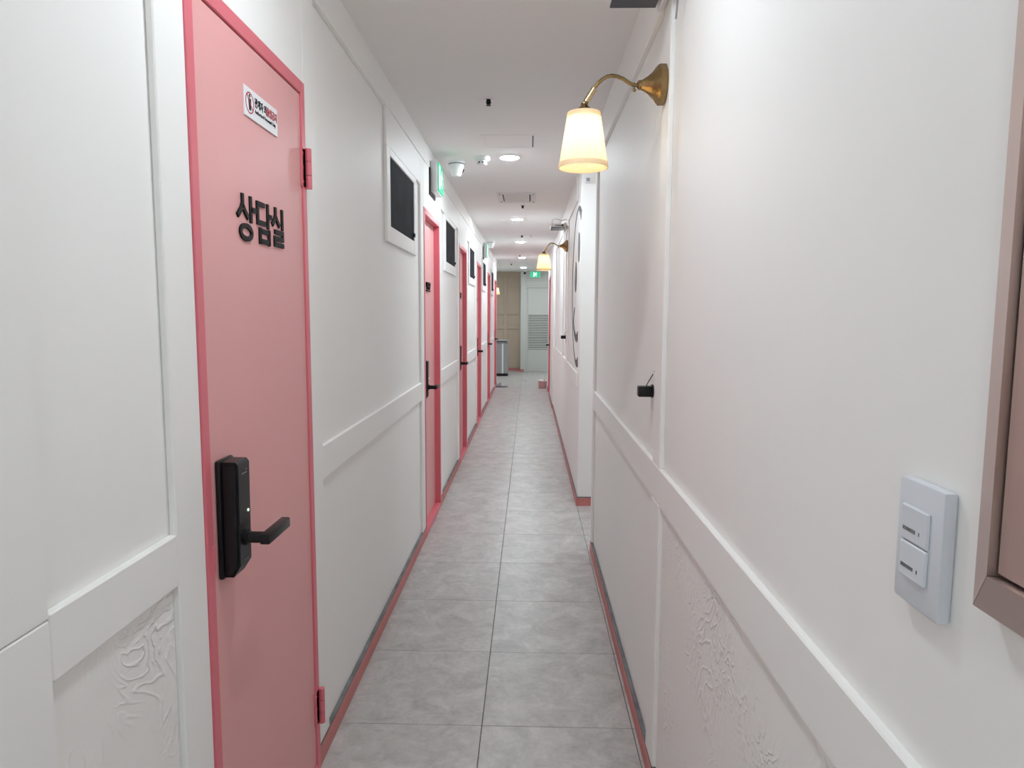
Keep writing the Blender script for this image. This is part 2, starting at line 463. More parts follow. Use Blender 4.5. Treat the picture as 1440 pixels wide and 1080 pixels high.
def frame_parts(root, side, xf, y0, y1, deep):
    """pink steel door frame; xf = x of the front face; side -1 left wall, +1 right wall"""
    a, b = (xf - deep, xf) if side < 0 else (xf, xf + deep)
    B('jamb', a, b, y0, y0 + .030, 0, DH, 'frame_pink', root, .002)
    B('jamb', a, b, y1 - .030, y1, 0, DH, 'frame_pink', root, .002)
    B('head', a, b, y0 + .0302, y1 - .0302, DH - .036, DH, 'frame_pink', root, .002)
    B('threshold', a, b, y0 + .0302, y1 - .0302, 0, .034, 'frame_pink', root, .003)

# door 1: flush leaf with black Hangul letters
d1 = empty('door_1', (XL, D1[0], 0), 'pale pink steel door with black Hangul letters and a white notice', 'door', kind='structure')
frame_parts(d1, -1, XL + .004, D1[0], D1[1], .13)
B('leaf', XL - .045, XL - .001, D1[0] + .0315, D1[1] - .0305, .036, DH - .0375, 'leaf_pink', d1, .002)
make_lock(d1, XL - .001, 1.432, 1.008)
tag(B('strike', XL - .006, XL + .006, D1[0] + .022, D1[0] + .031, .905, .965, 'frame_pink', d1, .002))
for zc in (1.868, .215):
    h = MB(); h.box(XL - .001, XL + .004, D1[1] - .040, D1[1] - .006, zc - .055, zc + .055, .0015); hg = h.build('hinge', 'frame_pink', d1, 40)
    for j, (za, zb) in enumerate(((-.057, -.021), (-.019, .019), (.021, .057))):
        kn = MB(); kn.lathe([(.0095, zc + za), (.0095, zc + zb)], (XL + .0125, D1[1] - .006, 0), 'Z', 16); kn.build('knuckle', 'frame_pink', hg, 40)
    for zz in (-.04, 0, .04):
        sc = MB(); sc.lathe([(.004, XL + .003), (.004, XL + .0052)], (0, D1[1] - .03, zc + zz), 'X', 10); sc.build('screw', 'frame_pink', hg)

# Hangul letters 상 담 실, cut from thick black board
LW = .0118
def letter(strokes, rings, y0, y1, z0, z1):
    f = lambda u, v, t: (XL - .001 + t * .013, y0 + u * (y1 - y0), z0 + v * (z1 - z0))
    W = y1 - y0; H = z1 - z0
    f2 = lambda u, v, t: (XL - .001 + t * .0045, u, v)
    mb = MB()
    for s in strokes:
        mb.stroke([(y0 + u * W, z0 + v * H) for u, v in s], LW, f2)
    for (u, v, ru, rv) in rings:
        mb2 = 28
        P = lambda k, i: (y0 + u * W + (ru * W - k * LW) * math.cos(2 * math.pi * i / mb2), z0 + v * H + (rv * H - k * LW) * math.sin(2 * math.pi * i / mb2))
        for i in range(mb2): mb.prism([P(0, i), P(0, i + 1), P(1, i + 1), P(1, i)], f2)
    mb.build('letter', 'black_letter', d1)
z0, z1 = 1.616, 1.722
letter([[(.30, 1.0), (.30, .80), (.24, .68), (.04, .50)], [(.29, .76), (.42, .62), (.56, .51)], [(.70, 1.0), (.70, .42)], [(.70, .72), (.96, .72)]], [(.44, .19, .33, .195)], 1.548, 1.662, z0 - .001, z1)
letter([[(.53, .93), (.07, .93), (.07, .50), (.56, .50)], [(.74, 1.0), (.74, .40)], [(.74, .71), (1.0, .71)], [(.20, .31), (.80, .31)], [(.20, .075), (.80, .075)], [(.20, .385), (.20, 0)], [(.80, .385), (.80, 0)]], [], 1.662, 1.758, z0 + .001, z1 - .002)
letter([[(.30, 1.0), (.30, .82), (.24, .70), (.04, .54)], [(.29, .78), (.42, .66), (.58, .55)], [(.80, 1.0), (.80, .46)], [(.20, .385), (.81, .385), (.81, .225), (.21, .225), (.21, .07), (.87, .07)]], [], 1.758, 1.852, z0 + .003, z1 - .001)

# white notice on door 1
ns = empty('notice_sign', (XL, 1.712, 1.938), 'white notice plate with a barred figure and black and red Hangul on the pink door', 'sign')
B('plate', XL - .001, XL + .0025, 1.610, 1.817, 1.904, 1.972, 'sign_white', ns, .0006)
fx = lambda u, v, t: (XL + .0022 + t * .0008, u, v)
MB().ring((1.640, 1.938), .0245, .0215, fx).build('ring', 'sign_red', ns)
pm = MB(); pm.disc((1.640, 1.954), .0042, .0042, fx, 14)
pm.prism([(1.632, 1.948), (1.648, 1.948), (1.647, 1.935), (1.645, 1.921), (1.6405, 1.921), (1.640, 1.931), (1.6385, 1.921), (1.635, 1.921), (1.634, 1.936)], fx)
pm.build('figure', 'black_letter', ns)
MB().stroke([(1.657, 1.922), (1.624, 1.955)], .0028, lambda u, v, t: (XL + .0028 + t * .0006, u, v)).build('bar', 'sign_red', ns)
R90 = Matrix(((0, 0, 1, 0), (1, 0, 0, 0), (0, 1, 0, 0), (0, 0, 0, 1)))
def on_left(y_, z_): return Matrix.Translation((XL + .003, y_, z_)) @ R90
text_mesh('lettering', '관계자 외', .0235, 'black_letter', ns, on_left(1.669, 1.9395) @ Matrix.Diagonal((.80, 1, 1, 1)), bold=.0006)
text_mesh('lettering', '출입금지', .0235, 'sign_red', ns, on_left(1.743, 1.9395) @ Matrix.Diagonal((.80, 1, 1, 1)), bold=.0006)
text_mesh('lettering', 'Authorized Personnel Only', .0122, 'black_letter', ns, on_left(1.669, 1.9235) @ Matrix.Diagonal((.98, 1, 1, 1)))

# doors 2..6: leaves set back inside their frames
ordn = ['first', 'second', 'third', 'fourth', 'fifth']
for k, d in enumerate(DOORS):
    dr = empty('door_%d' % (k + 2), (XL, d, 0), 'pink door recessed in its frame, %s one past the door with Hangul letters' % ordn[k], 'door', 'pink doors along the left wall', 'structure')
    frame_parts(dr, -1, XL + .004, d, d + DW, .13)
    B('leaf', XL - .082, XL - .038, d + .0305, d + DW - .0305, .0345, DH - .0365, 'leaf_pink', dr, .002)
    make_lock(dr, XL - .038, d + .095, 1.02)
    # small black room letters, too small to read
    xx = XL - .0385; f = lambda u, v, t: (xx + t * .012, u, v)
    yc = d + .40; zc = 1.63
    for j in range(3):
        mb = MB(); y0 = yc - .075 + j * .052
        mb.stroke([(y0, zc + .028), (y0 + .040, zc + .028), (y0 + .036, zc + .004), (y0 + .004, zc + .004), (y0, zc + .028)], .009, f)
        mb.stroke([(y0 + .020, zc + .004), (y0 + .020, zc - .016)], .009, f)
        mb.stroke([(y0 - .004, zc - .024), (y0 + .044, zc - .024)], .010, f)
        mb.build('letter', 'black_letter', dr)
# right-hand door
dr = empty('door_7', (X3, DR[0], 0), 'pink door set in the right wall beside the basket', 'door', kind='structure')
frame_parts(dr, 1, X3 - .006, *DR, .13)
B('leaf', X3 + .038, X3 + .082, DR[0] + .0305, DR[1] - .0305, .0345, DH - .0365, 'leaf_pink', dr, .002)
make_lock(dr, X3 + .038, DR[0] + .14, .96, -1)

# end door with louvre
de = empty('door_8', (.3, YEND, 0), 'pale grey-green end door with a louvred lower panel', 'door', kind='structure')
mb = MB(); mb.box(ED[0], ED[1], YEND - .012, YEND + .09, EDH - .03, EDH, .003)
mb.build('head', 'end_door_paint', de)
B('jamb', ED[0], ED[0] + .03, YEND - .012, YEND + .09, 0, EDH - .0302, 'end_door_paint', de, .003)
B('jamb', ED[1] - .03, ED[1], YEND - .012, YEND + .09, 0, EDH - .0302, 'end_door_paint', de, .003)
B('leaf', ED[0] + .033, ED[1] - .033, YEND + .02, YEND + .06, .006, EDH - .034, 'end_door_paint', de, .002)
B('louvre_back', -.02, .60, YEND + .017, YEND + .0198, .575, 1.435, 'slot_dark', de)
for i in range(20):
    z = .585 + i * (.85 / 20)
    sm = MB(); ys = YEND + .0165
    sm.prism([(ys, z + .008), (ys - .012, z), (ys - .012, z + .018), (ys, z + .026)], lambda u, v, t: (-.02 + .62 * t, u, v))
    sm.build('slat', 'end_door_paint', de)

# ------------------------------------------------------------------ black screen panels high on the left wall
vn = ['past the lettered pink door', 'just past the first recessed pink door', 'just past the second recessed pink door', 'just past the third recessed pink door', 'just past the fourth recessed pink door']
for k, v in enumerate(VENTS):
    rt_ = empty('wall_screen', (XL, v + .33, 1.78), 'white-framed black screen high on the left wall, ' + vn[k], 'wall panel', 'black screens along the left wall')
    a, b = v - .075, v + .745; z0, z1 = 1.785, 2.2245
    for nm, (p, q, r_, s_) in (('frame_side', (a, v, z0, z1)), ('frame_side', (v + .675, b, z0, z1)), ('frame_rail', (v + .0002, v + .6748, z0, 1.862)), ('frame_rail', (v + .0002, v + .6748, 2.188, z1))):
        B(nm, XL - REC, XL + .001, p, q, r_, s_, 'trim_paint', rt_, .0025)
    B('screen', XL - REC, XL - .004, v + .0005, v + .6745, 1.8625, 2.1875, 'screen_black', rt_, .001)
    B('latch', XL - .004, XL + .006, v + .655, v + .685, 1.885, 1.905, 'dark_navy', rt_, .002)

# ------------------------------------------------------------------ wall lamps
def make_lamp():
    rt_ = empty('wall_lamp', (0, 0, 0))
    # local: wall at x = 0, lamp reaches towards -x, z = 0 at the base centre
    mb = MB(); mb.lathe([(.054, 0), (.057, -.004), (.057, -.020), (.053, -.024), (.047, -.029), (.036, -.037), (.026, -.048), (.018, -.060), (.0135, -.068), (.0135, -.076), (.008, -.080)], axis='X', n=12)
    mb.build('wall_plate', 'brass', rt_, 22)
    P = [(-.076, 0), (-.088, -.001), (-.103, .006), (-.120, .017), (-.138, .024), (-.152, .026), (-.166, .024), (-.180, .016), (-.194, .003), (-.206, -.014), (-.214, -.026)]
    mb = MB(); mb.tube([(x, 0, z) for x, z in P], .0054, 12); mb.build('arm', 'brass', rt_, 60)
    mb = MB(); mb.tube([(-.203, 0, -.010), (-.226, 0, -.046)], .0085, 12); mb.build('joint', 'brass_light', rt_, 60)
    mb = MB(); mb.lathe([(.006, -.048), (.010, -.050), (.011, -.058), (.018, -.064), (.0195, -.078), (.0195, -.086)], (-.230, 0, 0), 'Z', 20)
    mb.build('socket_cap', 'brass', rt_, 50)
    mb = MB(); mb.tube([(-.088, 0, .006), (-.088, 0, -.012)], .0028, 8); mb.lathe([(.0001, -.020), (.005, -.017), (.0055, -.013), (.003, -.010)], (-.088, 0, 0), 'Z', 12)
    mb.build('thumb_screw', 'brass', rt_, 60)
    # pleated shade, open at top and bottom, real thickness
    n = 144; zt, zb = -.078, -.232; rtp, rbt = .0465, .0705
    cx = -.231
    sh = MB(); rings = []
    for lay in (0, 1):
        for i in range(5):
            t = i / 4; r = rtp + (rbt - rtp) * t - lay * .0016
            rings.append([sh.bm.verts.new((cx + (r + (.0011 if j % 2 else -.0011)) * math.cos(2 * math.pi * j / n), (r + (.0011 if j % 2 else -.0011)) * math.sin(2 * math.pi * j / n), zt + (zb - zt) * t)) for j in range(n)])
    for i in range(4):
        for j in range(n): sh.bm.faces.new((rings[i][j], rings[i][(j + 1) % n], rings[i + 1][(j + 1) % n], rings[i + 1][j]))
    so = sh.build('shade', 'shade_fabric', rt_, 0)
    for (r, za, zb_) in ((rtp + .0018, zt + .001, zt - .012), (rbt - .0008, zb + .014, zb - .001)):
        bd = MB(); bd.cap = False; dr_ = (rbt - rtp) / (zt - zb) * (za - zb_)
        ro = r if za == zt + .001 else r + .001
        bd.lathe([(ro, za), (ro + dr_, zb_), (ro + dr_ - .003, zb_), (ro - .003, za), (ro, za)], (cx, 0, 0), 'Z', 48)
        bd.build('shade_band', 'shade_fabric', so, 40)
    fr = MB(); fr.tube([(cx - .044, 0, zt - .004), (cx + .044, 0, zt - .004)], .0016, 6); fr.tube([(cx, -.044, zt - .004), (cx, .044, zt - .004)], .0016, 6)
    fr.build('shade_carrier', 'brass', rt_)
    bl = MB(); bl.lathe([(.012, -.084), (.013, -.096), (.020, -.112), (.026, -.130), (.024, -.148), (.014, -.160), (.0001, -.164)], (cx, 0, 0), 'Z', 20)
    bo = bl.build('bulb', 'bulb_glow', rt_, 60)
    ld = bpy.data.lights.new('bulb_light', 'POINT'); ld.energy = BULB; ld.color = (1.0, .74, .44); ld.shadow_soft_size = .028
    lo = bpy.data.objects.new('bulb_light', ld); COL.objects.link(lo); lo.parent = rt_; lo.location = (cx, 0, -.185)
    return rt_
lamp = make_lamp()
lamp.location = (XR, 2.048, 2.106); tag(lamp, 'brass wall lamp with lit pleated shade on the panelled wall above the nearer plug', 'wall lamp', 'brass wall lamps')
l2 = copy_tree(lamp); l2.location = (X2 - .010, 6.695, 2.106); l2['label'] = 'brass wall lamp with lit pleated shade beside the drawn face'
l3 = copy_tree(lamp); l3.location = (-.95, 15.0, 2.106); l3.rotation_euler.z = math.pi; l3['label'] = 'brass wall lamp half hidden behind the last pink door by the beige wall'

# ------------------------------------------------------------------ ceiling fittings
dl_names = [(-1.9, 'added fill downlight in the ceiling by the wall closing the corridor'), (-.55, 'added fill downlight in the ceiling just behind the fire cabinet'), (1.38, 'round flush ceiling downlight before the lettered pink door'),  # first two: added out of view to even out the corridor light
            (4.81, 'round lit ceiling downlight beside the smoke detector'), (7.86, 'round lit ceiling downlight after the slotted air vent'),
            (10.30, 'round lit ceiling downlight beside the farther dome camera'), (13.10, 'round lit ceiling downlight near the end of the left wall'),
            (15.85, 'round lit ceiling downlight in front of the green exit sign at the end')]
dl_names = [(-.143, y, lb) for y, lb in dl_names] + [
    (1.15, 4.60, 'added fill downlight in the ceiling inside the side passage'),  # added lamp, unseen, brightens the passage corner
    (.95, 14.3, 'added fill downlight in the right part of the far lobby by its entrance'), (.95, 16.2, 'added fill downlight in the right part of the far lobby by the end wall')]  # both added out of view to brighten the far end
for (x, y, lb) in dl_names:
    r_ = empty('downlight', (x, y, CE), lb, 'ceiling light', 'ceiling downlights')
    mb = MB(); mb.lathe([(.062, CE), (.073, CE), (.073, CE - .004), (.069, CE - .007), (.062, CE - .005), (.062, CE)], (x, y, 0), 'Z', 40); mb.build('trim_ring', 'white_plastic', r_, 40)
    mb = MB(); mb.lathe([(.0618, CE - .001), (.0618, CE - .005), (.056, CE - .009), (.040, CE - .012), (.0005, CE - .0135)], (x, y, 0), 'Z', 40); mb.build('diffuser', 'downlight_dim' if (y == 1.38 or x == .95) else 'downlight_fill' if (y < 0 or x == 1.15) else 'downlight_glow', r_)
sp_names = [(-.212, 3.55, 'small dark sprinkler head before the ceiling access panel'), (-.073, 6.90, 'small dark sprinkler head just after the slotted air vent'),
            (-.107, 9.47, 'small dark sprinkler head before the farther access panel'), (-.18, 12.63, 'small dark sprinkler head before the last corridor downlight'),
            (-.39, 14.75, 'small dark sprinkler head over the far lobby')]
for (x, y, lb) in sp_names:
    r_ = empty('sprinkler_head', (x, y, CE), lb, 'sprinkler', 'ceiling sprinkler heads')
    mb = MB(); mb.lathe([(.021, CE), (.021, CE - .003), (.012, CE - .006)], (x, y, 0), 'Z', 20); mb.build('rosette', 'chrome', r_, 40)
    mb = MB(); mb.lathe([(.012, CE - .0055), (.0135, CE - .018), (.006, CE - .024), (.013, CE - .027), (.013, CE - .029)], (x, y, 0), 'Z', 14); mb.build('head', 'black_plastic', r_, 40)
# access panels
for (x0, x1, y0, y1, lb) in ((-.305, .040, 4.215, 4.55, 'square ceiling access panel with thin frame before the smoke detector'),
                             (-.322, .040, 9.40, 9.735, 'square ceiling access panel farther along, after the second downlight')):
    r_ = empty('access_panel', ((x0 + x1) / 2, (y0 + y1) / 2, CE), lb, 'access panel', 'ceiling access panels')
    mb = MB(); t = .022
    for b in ((x0, x0 + t, y0, y1), (x1 - t, x1, y0, y1), (x0 + t, x1 - t, y0, y0 + t), (x0 + t, x1 - t, y1 - t, y1)): mb.box(*b, CE - .0025, CE)
    mb.build('frame', 'ceiling_paint', r_)
    B('gap', x0 + t, x1 - t, y0 + t, y1 - t, CE - .0004, CE, 'slot_dark', r_)
    B('hatch', x0 + t + .001, x1 - t - .007, y0 + t + .003, y1 - t - .001, CE - .002, CE - .0004, 'ceiling_paint', r_)
# air vent
va = empty('ceiling_vent', (-.12, 6.43, CE), 'white rectangular slotted air vent in the ceiling', 'air vent')
x0, x1, y0, y1 = -.30, .055, 6.16, 6.70
mb = MB()
for b in ((x0, x0 + .05, y0, y1), (x1 - .05, x1, y0, y1), (x0 + .05, x1 - .05, y0, y0 + .07), (x0 + .05, x1 - .05, y1 - .07, y1)): mb.box(*b, CE - .008, CE)
mb.build('frame', 'white_metal', va)
B('duct', x0 + .05, x1 - .05, y0 + .07, y1 - .07, CE - .001, CE, 'slot_dark', va)
for i in range(7):
    y = y0 + .085 + i * .058
    m_ = MB(); m_.prism([(y, CE - .0015), (y + .036, CE - .012), (y + .040, CE - .011), (y + .012, CE - .0015)], lambda u, v, t: (x0 + .062 + (x1 - x0 - .124) * t, u, v)); m_.build('vane', 'white_metal', va)
for xx in (x0 + .022, x1 - .03):
    for yy in (y0 + .06, y1 - .06): B('clip', xx, xx + .012, yy - .03, yy + .03, CE - .010, CE - .008, 'ash_grey', va)
# smoke detector
sd = empty('smoke_detector', (-.330, 4.80, CE), 'white round smoke detector beside the ceiling downlight', 'smoke detector')
mb = MB(); mb.lathe([(.054, CE), (.055, CE - .012), (.050, CE - .024), (.034, CE - .030)], (-.33, 4.80, 0), 'Z', 36); mb.build('base', 'white_plastic', sd, 40)
mb = MB(); mb.lathe([(.032, CE - .0295), (.032, CE - .052), (.028, CE - .056), (.001, CE - .057)], (-.33, 4.80, 0), 'Z', 32); mb.build('chamber', 'white_plastic', sd, 40)
for a in range(8):
    t = a * math.pi / 4 + .2
    px, py = -.33 + .032 * math.cos(t), 4.80 + .032 * math.sin(t)
    mb = MB(); mb.box(-.006, .006, -.002, .002, CE - .047, CE - .036)
    for v in mb.bm.verts:
        u = v.co.copy(); v.co = Vector((px - u.x * math.sin(t) + u.y * math.cos(t), py + u.x * math.cos(t) + u.y * math.sin(t), u.z))
    mb.build('slot', 'slot_dark', sd)
# dome cameras
def dome(x, y, lb, yaw):
    r_ = empty('dome_camera', (x, y, CE), lb, 'camera', 'ceiling dome cameras')
    mb = MB(); mb.lathe([(.060, CE), (.060, CE - .010), (.056, CE - .014)], (x, y, 0), 'Z', 36); mb.build('mount', 'white_plastic', r_, 40)
    mb = MB(); mb.lathe([(.0575, CE - .0135), (.0575, CE - .018)], (x, y, 0), 'Z', 36); mb.build('seam', 'slot_dark', r_)
    mb = MB(); mb.lathe([(.055, CE - .0175), (.055, CE - .026), (.050, CE - .045), (.041, CE - .070), (.034, CE - .090), (.026, CE - .099), (.001, CE - .102)], (x, y, 0), 'Z', 36); mb.build('housing', 'white_plastic', r_, 40)
    dx, dy = math.sin(yaw), math.cos(yaw)
    c = Vector((x + dx * .043, y + dy * .043, CE - .058)); nrm = Vector((dx * .92, dy * .92, -.38)).normalized()
    mb = MB(); mb.tube([c - nrm * .012, c + nrm * .006], .017, 18); mb.build('lens', 'lens_black', r_, 40)
dome(-.523, 4.963, 'white dome camera on the ceiling beside the nearer green exit sign', 1.25)
dome(-.575, 10.25, 'white dome camera on the ceiling beside the farther wall exit sign', .6)

# ------------------------------------------------------------------ exit signs
def runner(f, cu, cv, h):
    """pictogram of a running figure in a doorway"""
    m = MB(); s = h
    m.disc((cu + .10 * s, cv + .34 * s), .085 * s, .085 * s, f, 14)
    for st, wd in (([(.05, .22), (-.04, -.02)], .15), ([(.06, .20), (.22, .10), (.30, .16)], .065), ([(.02, .20), (-.16, .18), (-.22, .04)], .065), ([(-.02, .0), (.14, -.16), (.12, -.36)], .085), ([(-.05, 0), (-.14, -.20), (-.32, -.22)], .085)):
        m.stroke([(cu + a * s, cv + b * s) for a, b in st], wd * s, f)
    return m
def wall_exit(y, lb):
    r_ = empty('exit_sign', (XL, y, 2.24), lb, 'exit sign', 'green exit signs on the left wall')
    B('back_plate', XL - .0005, XL + .008, y - .03, y + .24, 2.225, 2.40, 'black_plastic', r_, .002)
    B('housing', XL + .008, XL + .052, y, y + .26, 2.248, 2.448, 'white_plastic', r_, .004, 2, 40)
    B('face', XL + .052, XL + .060, y + .008, y + .252, 2.256, 2.440, 'green_lit', r_, .002)
    xx = XL + .060; f = lambda u, v, t: (xx + t * .0008, u, v)
    m = runner(f, y + .16, 2.348, .15); m.box(xx, xx + .0008, y + .03, y + .085, 2.275, 2.42); m.build('pictogram', 'white_lit', r_)
wall_exit(4.57, 'green lit exit sign on the left wall above the first recessed pink door')
wall_exit(9.72, 'green lit exit sign on the left wall past the third recessed pink door')
r_ = empty('exit_sign', (.138, 17.08, CE), 'green lit exit sign hanging above the louvred end door', 'exit sign')
B('housing', .005, .272, 17.08, 17.12, 2.35, 2.505, 'white_plastic', r_, .004)
B('face', .012, .265, 17.074, 17.08, 2.357, 2.498, 'green_lit', r_)
B('bracket', .10, .18, 17.09, 17.11, 2.504, CE, 'ash_grey', r_)
f = lambda u, v, t: (u, 17.074 - t * .001, v)
m = runner(f, .150, 2.428, .13); m.box(.095, .120, 17.073, 17.074, 2.375, 2.485); m.build('pictogram', 'white_lit', r_)
# black ball camera by the end sign
r_ = empty('ball_camera', (-.118, 17.12, CE), 'small black ball camera beside the hanging exit sign', 'camera')
mb = MB(); mb.lathe([(.035, CE), (.035, CE - .012), (.015, CE - .016), (.012, CE - .028)], (-.118, 17.12, 0), 'Z', 20); mb.build('mount', 'white_plastic', r_, 40)
mb = MB(); mb.lathe([(.001, CE - .024), (.018, CE - .028), (.028, CE - .040), (.031, CE - .052), (.028, CE - .066), (.016, CE - .079), (.001, CE - .083)], (-.118, 17.12, 0), 'Z', 20); mb.build('ball', 'black_plastic', r_, 60)

# ------------------------------------------------------------------ right wall fittings
# fire cabinet
fc = empty('fire_cabinet', (XR, .2, 1.203), 'brushed steel fire cabinet with red round alarm on the right wall', 'fire cabinet')
ya, yb, za, zb = -.13, .573, 1.203, 1.78; xo, xi, xd = XR + REC, XR - .022, XR - .014; ft = .042
def quad_strip(name, a, b, c, d):
    m = MB(); vs_ = [m.bm.verts.new(p) for p in (a, b, c, d)]; vs2 = [m.bm.verts.new((XR + .010, *p[1:])) for p in (a, b, c, d)]
    m.bm.faces.new(vs_); m.bm.faces.new(vs2[::-1])
    for i in range(4): m.bm.faces.new((vs_[i], vs2[i], vs2[(i + 1) % 4], vs_[(i + 1) % 4]))
    m.build(name, 'brushed_steel', fc)
xe = XR - .003
g = .0004
quad_strip('frame_side', (xe, yb, za + g), (xe, yb, zb - g), (xi, yb - ft, zb - ft), (xi, yb - ft, za + ft))
quad_strip('frame_side', (xe, ya, zb - g), (xe, ya, za + g), (xi, ya + ft, za + ft), (xi, ya + ft, zb - ft))
quad_strip('frame_rail', (xe, ya + g, za), (xe, yb - g, za), (xi, yb - ft - g, za + ft - g), (xi, ya + ft + g, za + ft - g))
quad_strip('frame_rail', (xe, yb - g, zb), (xe, ya + g, zb), (xi, ya + ft + g, zb - ft + g), (xi, yb - ft - g, zb - ft + g))
B('cabinet_door', XR - .016, XR + .010, ya + ft + .002, yb - ft - .002, za + ft + .002, zb - ft - .002, 'brushed_steel', fc, .002)
mb = MB(); mb.lathe([(.062, XR - .016), (.062, XR - .022), (.056, XR - .028), (.030, XR - .030), (.001, XR - .030)], (0, .434, 1.365), 'X', 40)
tag(mb.build('alarm_button', 'alarm_red', fc, 40), 'red round fire alarm')
B('latch', XR - .026, XR - .016, -.06, -.03, 1.42, 1.50, 'chrome', fc, .002)
# switch
XP = XR + REC
sw = empty('light_switch', (XP, .66, 1.16), 'white two-rocker light switch on the right wall beside the fire cabinet', 'light switch')
mb = MB(); mb.box(XP - .014, XP,   .628, .706, 1.158, 1.286, .004, 2); mb.build('plate', 'switch_plastic', sw, 40)
for (z0, z1) in ((1.224, 1.260), (1.186, 1.2225)):
    B('rocker', XP - .0175, XP - .0135, .646, .692, z0, z1, 'switch_plastic', sw, .0015)
    mb = MB()
    zt = z0 + .010
    for j in range(7): mb.box(XP - .0178, XP - .0174, .685 - j * .0032, .6875 - j * .0032, zt, zt + .0038)
    mb.box(XP - .0178, XP - .0174, .6585, .660, zt, zt + .0038)
    mb.build('printed_label', 'grey_print', sw)
# sockets with black plugs and thin wires
def socket(xw, y, z, lb, lb2):
    r_ = empty('wall_socket', (xw, y, z - .06), lb, 'socket', 'white wall sockets')
    B('plate', xw - .008, xw, y - .038, y + .038, z - .062, z + .062, 'white_plastic', r_, .003, 2, 40)
    p = empty('power_plug', (xw - .008, y, z), lb2, 'plug', 'black power plugs')
    mb = MB(); mb.lathe([(.021, xw - .0082), (.021, xw - .014)], (0, y, z), 'X', 20); mb.build('plug_face', 'black_plastic', p, 40)
    B('body', xw - .056, xw - .0135, y - .018, y + .018, z - .017, z + .016, 'black_plastic', p, .003, 2, 40)
    mb = MB(); mb.tube([(xw - .030, y + .002, z + .014), (xw - .022, y + .004, z + .030), (xw - .010, y + .006, z + .050), (xw - .002, y + .008, z + .062)], .0016, 6)
    mb.build('wire', 'black_plastic', p, 60)
socket(XP, 2.150, 1.210, 'white socket plate below the brass lamp beside the switch wall', 'black power plug with a thin wire below the nearer brass lamp')
socket(X2, 6.93, 1.222, 'white socket plate below the brass lamp beside the drawn face', 'black power plug below the brass lamp beside the drawn face')
# routers on wall brackets under the ceiling
def router(xw, y0, y1, z, lb):
    r_ = empty('wifi_router', (xw, (y0 + y1) / 2, z), lb, 'router', 'routers on wall brackets')
    xa = xw - .155
    B('body', xa, xw - .018, y0, y1, z + .006, z + .040, 'white_plastic', r_, .004)
    B('underside', xa + .002, xw - .020, y0 + .002, y1 - .002, z, z + .0062, 'dark_navy', r_, .001)
    B('bracket', xw - .018, xw, y0 + .02, y1 - .02, z - .018, z + .055, 'white_metal', r_, .002)
    for j in range(6): B('port', xa + .045 + j * .014, xa + .055 + j * .014, y0 - .0008, y0 + .002, z + .016, z + .028, 'slot_dark', r_)
    B('power_port', xw - .045, xw - .028, y0 - .004, y0 + .002, z + .014, z + .032, 'black_plastic', r_)
    c_ = MB(); c_.tube([(xw - .035, y0 - .003, z + .022), (xw - .028, y0 - .016, z + .010), (xw - .010, y0 - .012, z - .03), (xw - .004, y0 - .004, z - .07), (xw - .004, y0 + .02, z - .12)], .0025, 6)
    c_.build('power_wire', 'cable_grey', r_, 60)
    c_ = MB(); c_.tube([(xa + .012, y0 + .004, z + .038), (xa + .012, y0 - .010, z + .070), (xa + .035, y0 - .014, z + .084), (xa + .075, y0 - .010, z + .080), (xa + .105, y0 - .008, z + .068), (xa + .130, y0, z + .074), (xw - .002, y0 + .005, z + .082)], .0028, 6)
    c_.build('data_cable', 'cable_grey', r_, 60)
router(XR - .004, 1.86, 2.10, 2.338, 'white router with dark underside on the wall above the nearer brass lamp')
router(X2 - .012, 7.00, 7.24, 2.318, 'white router with looping cable above the brass lamp beside the drawn face')
# thin conduit from the farther router to its plug
mb = MB(); mb.box(X2 - .007, X2, 7.05, 7.066, 1.29, 2.30, .001)
tag(mb.build('cable_conduit', 'white_plastic'), 'thin white cable conduit running down the wall below the farther router', 'conduit')
# small square box on the front face of the passage corner
r_ = empty('sensor_box', (.42, Y2, 2.42), 'small white square box with dark centre high on the passage corner', 'sensor')
B('casing', .398, .442, Y2 - .014, Y2, 2.401, 2.445, 'white_plastic', r_, .002)
B('window', .408, .432, Y2 - .016, Y2 - .0138, 2.411, 2.435, 'ash_grey', r_)

# drawn face on the middle wall: thin dark line work standing a few millimetres off the wall
af = empty('wall_drawing', (X2, 5.45, 1.07), 'dark line drawing of a round smiling face on the right wall', 'wall art')
fa = lambda u, v, t: (X2 - t * .004, u, v)
cy_, cz_, R_ = 5.43, 1.665, .60
mb = MB(); mb.wf = lambda t: .55 + 2.0 * max(0, abs(t - .5) * 2 - .72) / .28
pts = []
for i in range(61):
    a = math.radians(122) - math.radians(122 + 104) * i / 60
    pts.append((cy_ + R_ * math.cos(a), cz_ + R_ * math.sin(a)))
mb.stroke(pts, .030, fa); mb.build('face_outline', 'art_ink', af)
MB().disc((5.305, 1.960), .085, .112, fa).build('eye', 'art_ink', af)
MB().disc((5.625, 1.752), .085, .122, fa).build('eye', 'art_ink', af)
mb = MB(); mb.wf = lambda t: .5 + 1.6 * t
sm = [(5.71, 1.50), (5.80, 1.45), (5.84, 1.40), (5.80, 1.345), (5.70, 1.30), (5.56, 1.265), (5.42, 1.262), (5.32, 1.285)]
mb.stroke(sm, .034, fa); mb.build('mouth', 'art_ink', af)

